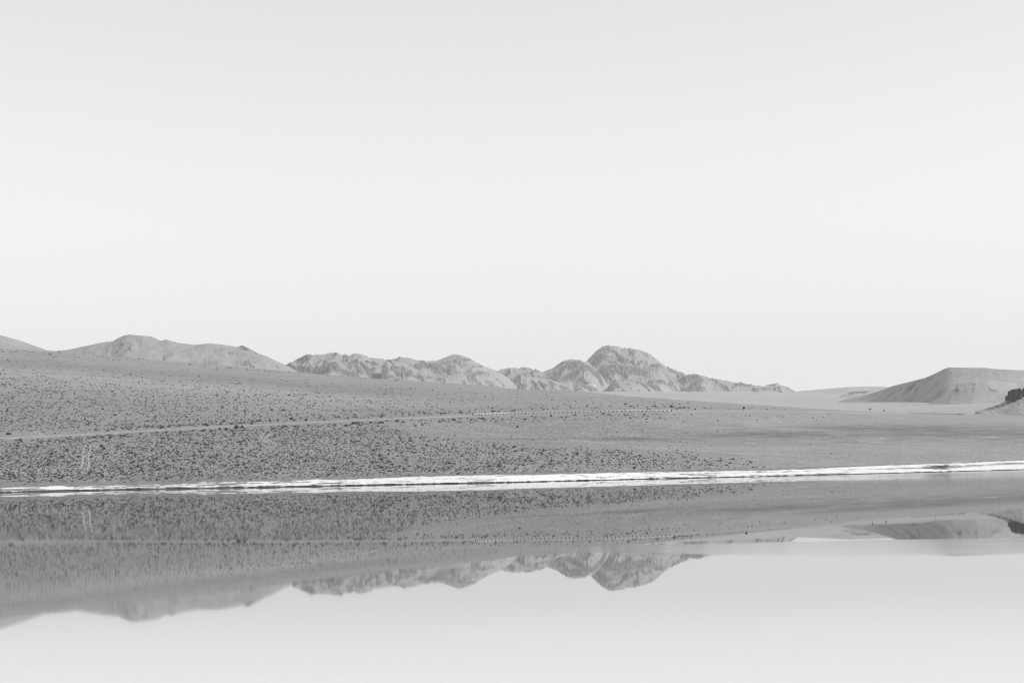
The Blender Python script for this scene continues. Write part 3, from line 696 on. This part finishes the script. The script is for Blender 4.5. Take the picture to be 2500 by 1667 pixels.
dg = bpy.context.evaluated_depsgraph_get()
def drop(px, py, ya, yb):           # first surface met along a sight line
    u, v = uv(px, py)
    d = np.array([u / F_PX, 1.0, v / F_PX]); d = d / np.linalg.norm(d)
    from mathutils import Vector
    o = Vector((float(d[0]) * ya, float(d[1]) * ya, CAM_H + float(d[2]) * ya))
    ok, loc, *_ = S.ray_cast(dg, o, Vector(d), distance=yb - ya)
    return loc if ok else None
dg.update()
BL = [(2438, 985.5, 1.4, "largest loose boulder midway down the scree cone"), (2429.5, 989.5, 0.9, "upper of two touching boulders at the scree cone's lower tip"), (2433.5, 991.5, 1.0, "boulder just right of the pair at the scree cone's lower tip"), (2426, 991, 0.7, "leftmost small boulder at the foot of the scree cone"),
      (2445.5, 983, 0.9, "boulder on the scree cone crest next below the outcrop"), (2449, 989.5, 0.9, "lone boulder in the middle of the pale scree"), (2462, 984.5, 1.3, "boulder right under the outcrop's left corner"), (2485.5, 987, 0.7, "small boulder on the scree below the outcrop's middle"),
      (2389, 1000, 0.9, "lone dark rock on the pale plain left of the scree cone")]
for i, (bx, by, br, lb) in enumerate(BL):
    p = drop(bx, by, 1100, 1800)
    if p is None: continue
    me = boulder_mesh("boulder", 300 + i)
    o = bpy.data.objects.new("boulder", me); COL.objects.link(o)
    o.location = (p[0], p[1], p[2] + 0.25 * br); o.scale = (br, br, br * 0.8); o.rotation_euler = (0, 0, i * 1.3)
    tag(o, lb, "boulder", "boulders around the dark outcrop")

# ------------------------------------------------------------------ guardrails
def guardrail(label, pxs, pys, h, rail_mat, post_mat):
    pxs = np.array(pxs, float); pys = np.array(pys, float)
    yd = dv('rd', uv(pxs, pys)[0]) - 3.6
    xd = uv(pxs, pys)[0] / F_PX * yd
    zd = ground_z(xd, yd)
    root = empty("guardrail", (xd[0], yd[0], zd[0]), label, "guardrail", "guardrails beside the gravel road")
    bx, by, bz = xd[0], yd[0], zd[0]
    pm = None
    for x, y, z in zip(xd, yd, zd):
        if pm is None:
            b = MB(); b.box((0, 0, h / 2 - 0.15), (0.24, 0.2, h + 0.3)); b.box((0, -0.13, h - 0.16), (0.14, 0.12, 0.26))
            o = b.build("post", post_mat, root); pm = o
        else:
            o = pm.copy(); COL.objects.link(o); o.parent = root
        o.location = (x - bx, y - by, z - bz)
    # W-shaped beam on the lake side of the posts
    prof = [(-0.21, h - 0.30), (-0.25, h - 0.24), (-0.19, h - 0.18), (-0.19, h - 0.15), (-0.25, h - 0.09), (-0.21, h - 0.02), (-0.20, h - 0.02), (-0.235, h - 0.09), (-0.175, h - 0.15), (-0.175, h - 0.18), (-0.235, h - 0.24), (-0.20, h - 0.30)]
    n = len(prof); V = []; Fq = []
    m = len(xd)
    for i, (x, y, z) in enumerate(zip(xd, yd, zd)):
        fl = 0.45 if i in (0, m - 1) else 0
        V += [(x - bx, y - by + q[0] + fl, z - bz + q[1] - fl * 0.6) for q in prof]
    for i in range(m - 1):
        for j in range(n): Fq.append((i * n + j, i * n + (j + 1) % n, (i + 1) * n + (j + 1) % n, (i + 1) * n + j))
    mesh_from("rail", V, Fq, rail_mat, parent=root, smooth_shade=False)
    return root
gp = np.concatenate([np.arange(1154, 1176, 5.5), np.arange(1176, 1300, 8.9), np.arange(1303, 1640, 10.2)])
guardrail("long guardrail beside the road with pale beam and dark posts", gp, pyline('rd', gp) + 1.5, 0.78, M_RAIL, M_POST)
gp2 = np.concatenate([np.arange(2224, 2275, 4.75), np.arange(2276, 2318, 4.0), np.arange(2320, 2338, 2.9), np.arange(2339, 2352, 2.0)])
M_RAIL2 = mat_flat("dull_rail", 0.34, 0.6, 0.12)
guardrail("short guardrail on the skyline near the right edge", gp2, pyline('rd', gp2) + 0.5, 0.95, M_RAIL2, M_POST)

# ------------------------------------------------------------------ road signs
def place_sign(px, base_py, off):
    u = uv(px, base_py)[0]; y = float(dv('rd', u)) + off; x = float(u) / F_PX * y
    return x, y, float(ground_z(x, y))
def circle(r, cz, n=28): return [(r * math.cos(2 * math.pi * i / n), cz + r * math.sin(2 * math.pi * i / n)) for i in range(n)]

def round_sign(loc, label, rz, r, hc, ring):
    t = empty("road_sign", loc, label, "road sign", "signs along the gravel road", rz)
    b = MB(); b.tube((0, 0.03, -0.4), (0, 0.03, hc + r * 0.6), 0.055); b.build("pole", M_POST, t)
    b = MB(); b.prism(circle(r, hc), -0.035, -0.012)
    pl = b.build("sign_plate", M_WHITE if ring else M_DARK, t)
    if ring:
        b = MB(); n = 28
        ro, ri = circle(r, hc), circle(r * 0.6, hc)
        v = [(p[0], y, p[1]) for y in (-0.05, -0.038) for c in (ro, ri) for p in c]
        f = []
        for i in range(n):
            j = (i + 1) % n
            f += [(i, j, n + j, n + i), (2 * n + i, 3 * n + i, 3 * n + j, 2 * n + j), (i, 2 * n + i, 2 * n + j, j), (n + i, n + j, 3 * n + j, 3 * n + i)]
        b.add(v, f); b.build("rim", M_DARK, pl)
        b = MB(); s = r * 0.72
        b.prism([(-s, hc + 0.26 * r), (-s, hc - 0.12 * r), (s, hc - 0.52 * r), (s, hc - 0.06 * r)], -0.052, -0.040)
        b.build("slash", M_DARK, pl)
        b = MB(); b.prism([(0.34 * r, hc - 0.72 * r), (0.75 * r, hc - 0.62 * r), (0.72 * r, hc - 0.3 * r), (0.42 * r, hc - 0.4 * r)], -0.0525, -0.0395); b.build("symbol", M_DARK, pl)
    else:
        b = MB(); b.box((0, 0.02, hc + r * 0.3), (r * 1.2, 0.03, 0.08)); b.build("bracket", M_POST, t)
    return t
x, y, z = place_sign(983.5, 1021, 2.0)
k = y / F_PX
round_sign((x, y, z), "round white road sign with dark rim and slash beside the left stretch of road", R(20), 3.4 * k, 12.6 * k, True)
x, y, z = place_sign(1816, 1003.5, -2.5)
k = y / F_PX
round_sign((x, y, z), "solid dark disc road sign right of the long guardrail", R(-18), 2.8 * k, 8.4 * k, False)
x, y, z = place_sign(2158, 1008.5, 3.0)
k = y / F_PX
round_sign((x, y, z), "small round rimmed sign just right of the dark diamond", R(10), 2.3 * k, 6.5 * k, True)
x, y, z = place_sign(2124, 1008, 3.0)
k = y / F_PX
t = empty("road_sign", (x, y, z), "solid dark diamond-shaped road sign on the skyline", "road sign", "signs along the gravel road")
hc, r = 9.2 * k, 2.35 * k
b = MB(); b.tube((0, 0.03, -0.4), (0, 0.03, hc), 0.06); b.build("pole", M_POST, t)
b = MB(); b.prism([(0, hc - r), (0.06, hc - r + 0.03), (r, hc - 0.04), (r, hc + 0.04), (0.05, hc + r), (-0.05, hc + r), (-r, hc + 0.04), (-r, hc - 0.04), (-0.06, hc - r + 0.03)], -0.035, -0.012); b.build("sign_plate", M_DARK, t)
b = MB(); b.box((0, 0.02, hc + r * 0.3), (r * 1.2, 0.03, 0.08)); b.build("bracket", M_POST, t)
for px_, py_, hh, lb in ((2219, 1009, 0.9, "thin grey marker post at the left end of the skyline guardrail"), (2278.5, 1009.5, 1.7, "tall thin marker post rising behind the skyline guardrail")):
    x, y, z = place_sign(px_, py_, 3.5)
    t = empty("marker_post", (x, y, z), lb, "marker post", "marker posts by the skyline guardrail")
    b = MB(); b.tube((0, 0, -0.3), (0, 0, hh), 0.09, 8); b.build("pole", M_POST, t)
    b = MB(); b.box((0, 0, hh + 0.13), (0.26, 0.05, 0.26)); b.build("reflector", M_DARK, t)

# ------------------------------------------------------------------ shrubs
def shrub_template(seed, nblade):   # unit shrub: low mound of small leaf sprays
    r = np.random.default_rng(seed)
    V, Fc = [], []
    n = 9                            # woody core
    ring = [(0.42 * math.cos(2 * math.pi * i / n) * r.uniform(.7, 1.2), 0.42 * math.sin(2 * math.pi * i / n) * r.uniform(.7, 1.2), -0.08) for i in range(n)]
    mid = [(p[0] * 0.75, p[1] * 0.75, 0.24 * r.uniform(.7, 1.2)) for p in ring]
    V += ring + mid + [(0, 0, 0.36)]
    for i in range(n):
        j = (i + 1) % n
        Fc += [(i, j, n + j), (i, n + j, n + i), (n + i, n + j, 2 * n)]
    for _ in range(nblade):
        a = r.uniform(0, 2 * math.pi); q = r.uniform(0.1, 1) ** 0.6
        lump = 1 + 0.25 * math.sin(3 * a + seed)
        x, y = 0.46 * q * math.cos(a) * lump, 0.46 * q * math.sin(a) * lump
        z = 0.44 * math.sqrt(max(0, 1 - q * q)) * r.uniform(0.55, 1.15)
        out = np.array([x, y, 0.25 + z * 0.6]); out /= np.linalg.norm(out)
        side = np.cross(out, r.normal(size=3)); side /= np.linalg.norm(side) + 1e-9
        L, W = r.uniform(0.10, 0.24), r.uniform(0.05, 0.10)
        c = np.array([x, y, z])
        b0 = len(V)
        V += [tuple(c - side * W), tuple(c + side * W), tuple(c + out * L + side * W * 0.3), tuple(c + out * L * 0.8 - side * W * 0.6)]
        Fc += [(b0, b0 + 1, b0 + 2), (b0, b0 + 2, b0 + 3)]
    return np.array(V), np.array(Fc)
TMP = [shrub_template(s, 26) for s in range(10)]
TMPD = [shrub_template(50 + s, 80) for s in range(6)]

L2 = [(0, 1000), (900, 1020), (1000, 1060), (1100, 1070), (1240, 1083), (1330, 1092), (1450, 1095), (1580, 1102), (1700, 1108), (1790, 1114), (1860, 1126), (1960, 1142), (2050, 1150)]
def density(px, py):                # shrubs per 1000 photograph pixels squared
    rd, sk, bt = pyline('rd', px), pyline('sk', px), pyline('bt', px)
    l2 = np.interp(px, *np.array(L2, float).T)
    d = np.zeros_like(px)
    cl = 1 + 0.35 * fbm(px / 30, py / 8, 3, 71) + 0.4 * fbm(px / 160, py / 24, 3, 72)
    low = (py > rd + 5.5) & (py < bt - 4)
    dl = 58 * smooth(-3, 6, py - l2) * smooth(1960, 1500, px) * (0.55 + 0.45 * smooth(4, 22, bt - py))
    sp = 4.5 * (py < l2) * smooth(2350, 1300, px) * (0.3 + 0.7 * smooth(26, 10, np.abs(py - rd - 8)))
    fr = 26 * np.exp(-((py - rd - 11) / 6) ** 2) * smooth(900, 1050, px) * smooth(1720, 1600, px)
    d = np.where(low, dl + sp + fr, d)
    f = (py - sk) / np.maximum(rd - sk, 1)
    up = np.interp(f, [0, .015, .04, .07, .22, .38, .55, .75, .93, 1.0], [10, 24, 18, 6, 9, 31, 38, 43, 48, 30])
    up = up * np.interp(px, [0, 300, 700, 1100, 1500, 1800, 2100, 2500], [1.1, 1.05, .75, .38, .2, .16, .12, .08])
    up = np.where((f > .07) & (f < .2), up * 0.6, up)
    bank = (px < 260) & (py > rd - 15) & (py < rd - 2)
    up = np.where(bank, 2.0, up)
    row = 30 * np.exp(-((py - (rd - 8.5 - 6 * smooth(300, 0, px))) / 1.6) ** 2) * smooth(40, 120, px) * smooth(1500, 1150, px)
    row = row + 34 * np.exp(-((py - (rd - 12.5 + 6 * smooth(1500, 1800, px))) / 1.8) ** 2) * smooth(1330, 1450, px) * smooth(2050, 1750, px)
    d = np.where((py > sk + 0.5) & (py < rd - 4), up + row, d)
    d = d * np.clip(cl, 0.15, 2.5)
    for p, wd in TR:                # nothing grows in the ruts
        q = np.array(p, float)
        for a, b in zip(q[:-1], q[1:]):
            tt = np.clip(((px - a[0]) * (b[0] - a[0]) + (py - a[1]) * (b[1] - a[1])) / max(1e-6, ((b - a) ** 2).sum()), 0, 1)
            dd = np.hypot(px - a[0] - tt * (b[0] - a[0]), py - a[1] - tt * (b[1] - a[1]))
            d = np.where(dd < 2.2, 0, d)
    return d

NC = 46000
cpx = rng.uniform(-140, 2640, NC * 4); cpy = rng.uniform(835, 1205, NC * 4)
area = 2780 * 370 / 1000.0
acc = rng.uniform(0, 1, NC * 4) < density(cpx, cpy) * area / (NC * 4)
cpx, cpy = cpx[acc], cpy[acc]
hx, hy, hz, ok = hit(cpx, cpy)
cpx, cpy, hx, hy, hz = cpx[ok], cpy[ok], hx[ok], hy[ok], hz[ok]
nS = len(hx)
fringe = np.exp(-((cpy - pyline('rd', cpx)) / 14) ** 2) * (cpx < 1750)
wid = np.exp(rng.normal(0, 0.26, nS)) * (0.31 + 0.00078 * (hy - 270)) * (1 + 0.4 * fringe)
wid = np.clip(wid, 0.14, 1.35)
# a few shrubs the photograph singles out
SPEC = [(577, 1045.5, 1.35, .62, "largest dark bush on the road's lake side, at the left third"), (591.5, 1044.5, .95, .72, "tall dark bush just right of the largest roadside bush"),
        (552, 1047.5, .9, .5, "third dark roadside bush, left of the two largest"), (536.5, 1047, .8, .5, "fourth dark roadside bush, leftmost of the row of large ones"),
        (20, 1060.5, 1.2, .5, "long dark bush above the road bank at the left edge"), (49.5, 1074.5, .7, .6, "round dark bush below the road close to the left edge"),
        (124.5, 1108.5, .75, .5, "darkest bush left of the two wheel ruts"), (1263.5, 1042, .75, .6, "round dark bush below the guardrail in the middle"),
        (506, 1039.5, .9, .5, "dark bush hugging the road's uphill edge at the left third"), (615, 1036, .75, .5, "dark bush on the uphill verge above the tallest roadside bush")]
sx, sy, sz, sok = hit([s[0] for s in SPEC], [s[1] + 0.6 for s in SPEC])

def big_mesh(i):
    V, Fc = TMPD[i % 6]
    return mesh_from("shrub", V, Fc, M_SHRUB, link=False, smooth_shade=False)
BIG = [big_mesh(i) for i in range(6)]
def put_shrub(i, x, y, z, wd, hf, label, group=None):
    o = bpy.data.objects.new("shrub", BIG[i % 6]); COL.objects.link(o)
    o.location = (x, y, z); o.scale = (wd, wd * random.Random(i).uniform(.8, 1.1), wd * hf / 0.5); o.rotation_euler = (0, 0, i * 2.399)
    return tag(o, label, "shrub", group)
for i, s in enumerate(SPEC): put_shrub(i, sx[i], sy[i], sz[i], s[2], s[3], s[4], "singled-out bushes near the road")
score = wid / hy * ((cpx > 4) & (cpx < 2496))
order = np.argsort(-(score * rng.uniform(0.8, 1, nS)))
nb = 300 - len(SPEC)
big = np.zeros(nS, bool); big[order[:nb]] = True
for j, i in enumerate(order[:nb]):
    rd = pyline('rd', cpx[i])
    if cpy[i] > rd + 16: lb, gr = "dark low shrub on the slope between gravel road and white shore", "larger shrubs between road and shore"
    elif cpy[i] > rd - 16: lb, gr = "dark low shrub growing along the verge of the gravel road", "larger shrubs along the road verges"
    else: lb, gr = "dark low shrub on the open slope above the gravel road", "larger shrubs above the road"
    put_shrub(j + 20, hx[i], hy[i], hz[i], wid[i], 0.34 + 0.16 * ((i * 7919) % 100) / 100, lb, gr)
Vs, Fs, base = [], [], 0
rest = np.where(~big)[0]
rot = rng.uniform(0, 2 * np.pi, nS); hgt = rng.uniform(0.6, 1.05, nS); asp = rng.uniform(0.75, 1.15, nS)
for i in rest:
    V, Fc = TMP[i % 10]
    c, s_ = math.cos(rot[i]), math.sin(rot[i]); wq = wid[i]
    P = np.empty_like(V)
    P[:, 0] = hx[i] + wq * (c * V[:, 0] - s_ * V[:, 1] * asp[i]); P[:, 1] = hy[i] + wq * (s_ * V[:, 0] + c * V[:, 1] * asp[i]); P[:, 2] = hz[i] + wq * hgt[i] * V[:, 2]
    Vs.append(P); Fs.append(Fc + base); base += len(V)
o = mesh_from("shrubs", np.concatenate(Vs), np.concatenate(Fs), M_SHRUB, smooth_shade=False)
tag(o, "countless small dark shrubs dotting the gravel slope", "shrubs", kind='stuff')
print("SHRUBS", nS)

# ------------------------------------------------------------------ haze
def build_haze():
    m, t, o = mat_new("thin_air"); g = N(t)
    v = g.new('ShaderNodeVolumePrincipled')
    v.inputs['Color'].default_value = (0.95, 0.95, 0.95, 1); v.inputs['Density'].default_value = HAZE
    v.inputs['Anisotropy'].default_value = 0.2
    g.link(v.outputs[0], o.inputs['Volume'])
    b = MB(); b.box((0, 5500, 350), (20000, 22000, 720))
    h = b.build("haze", m)
    tag(h, "thin pale haze veiling the distant mountains", "haze", kind='stuff')
HAZE = 6.0e-5
build_haze()
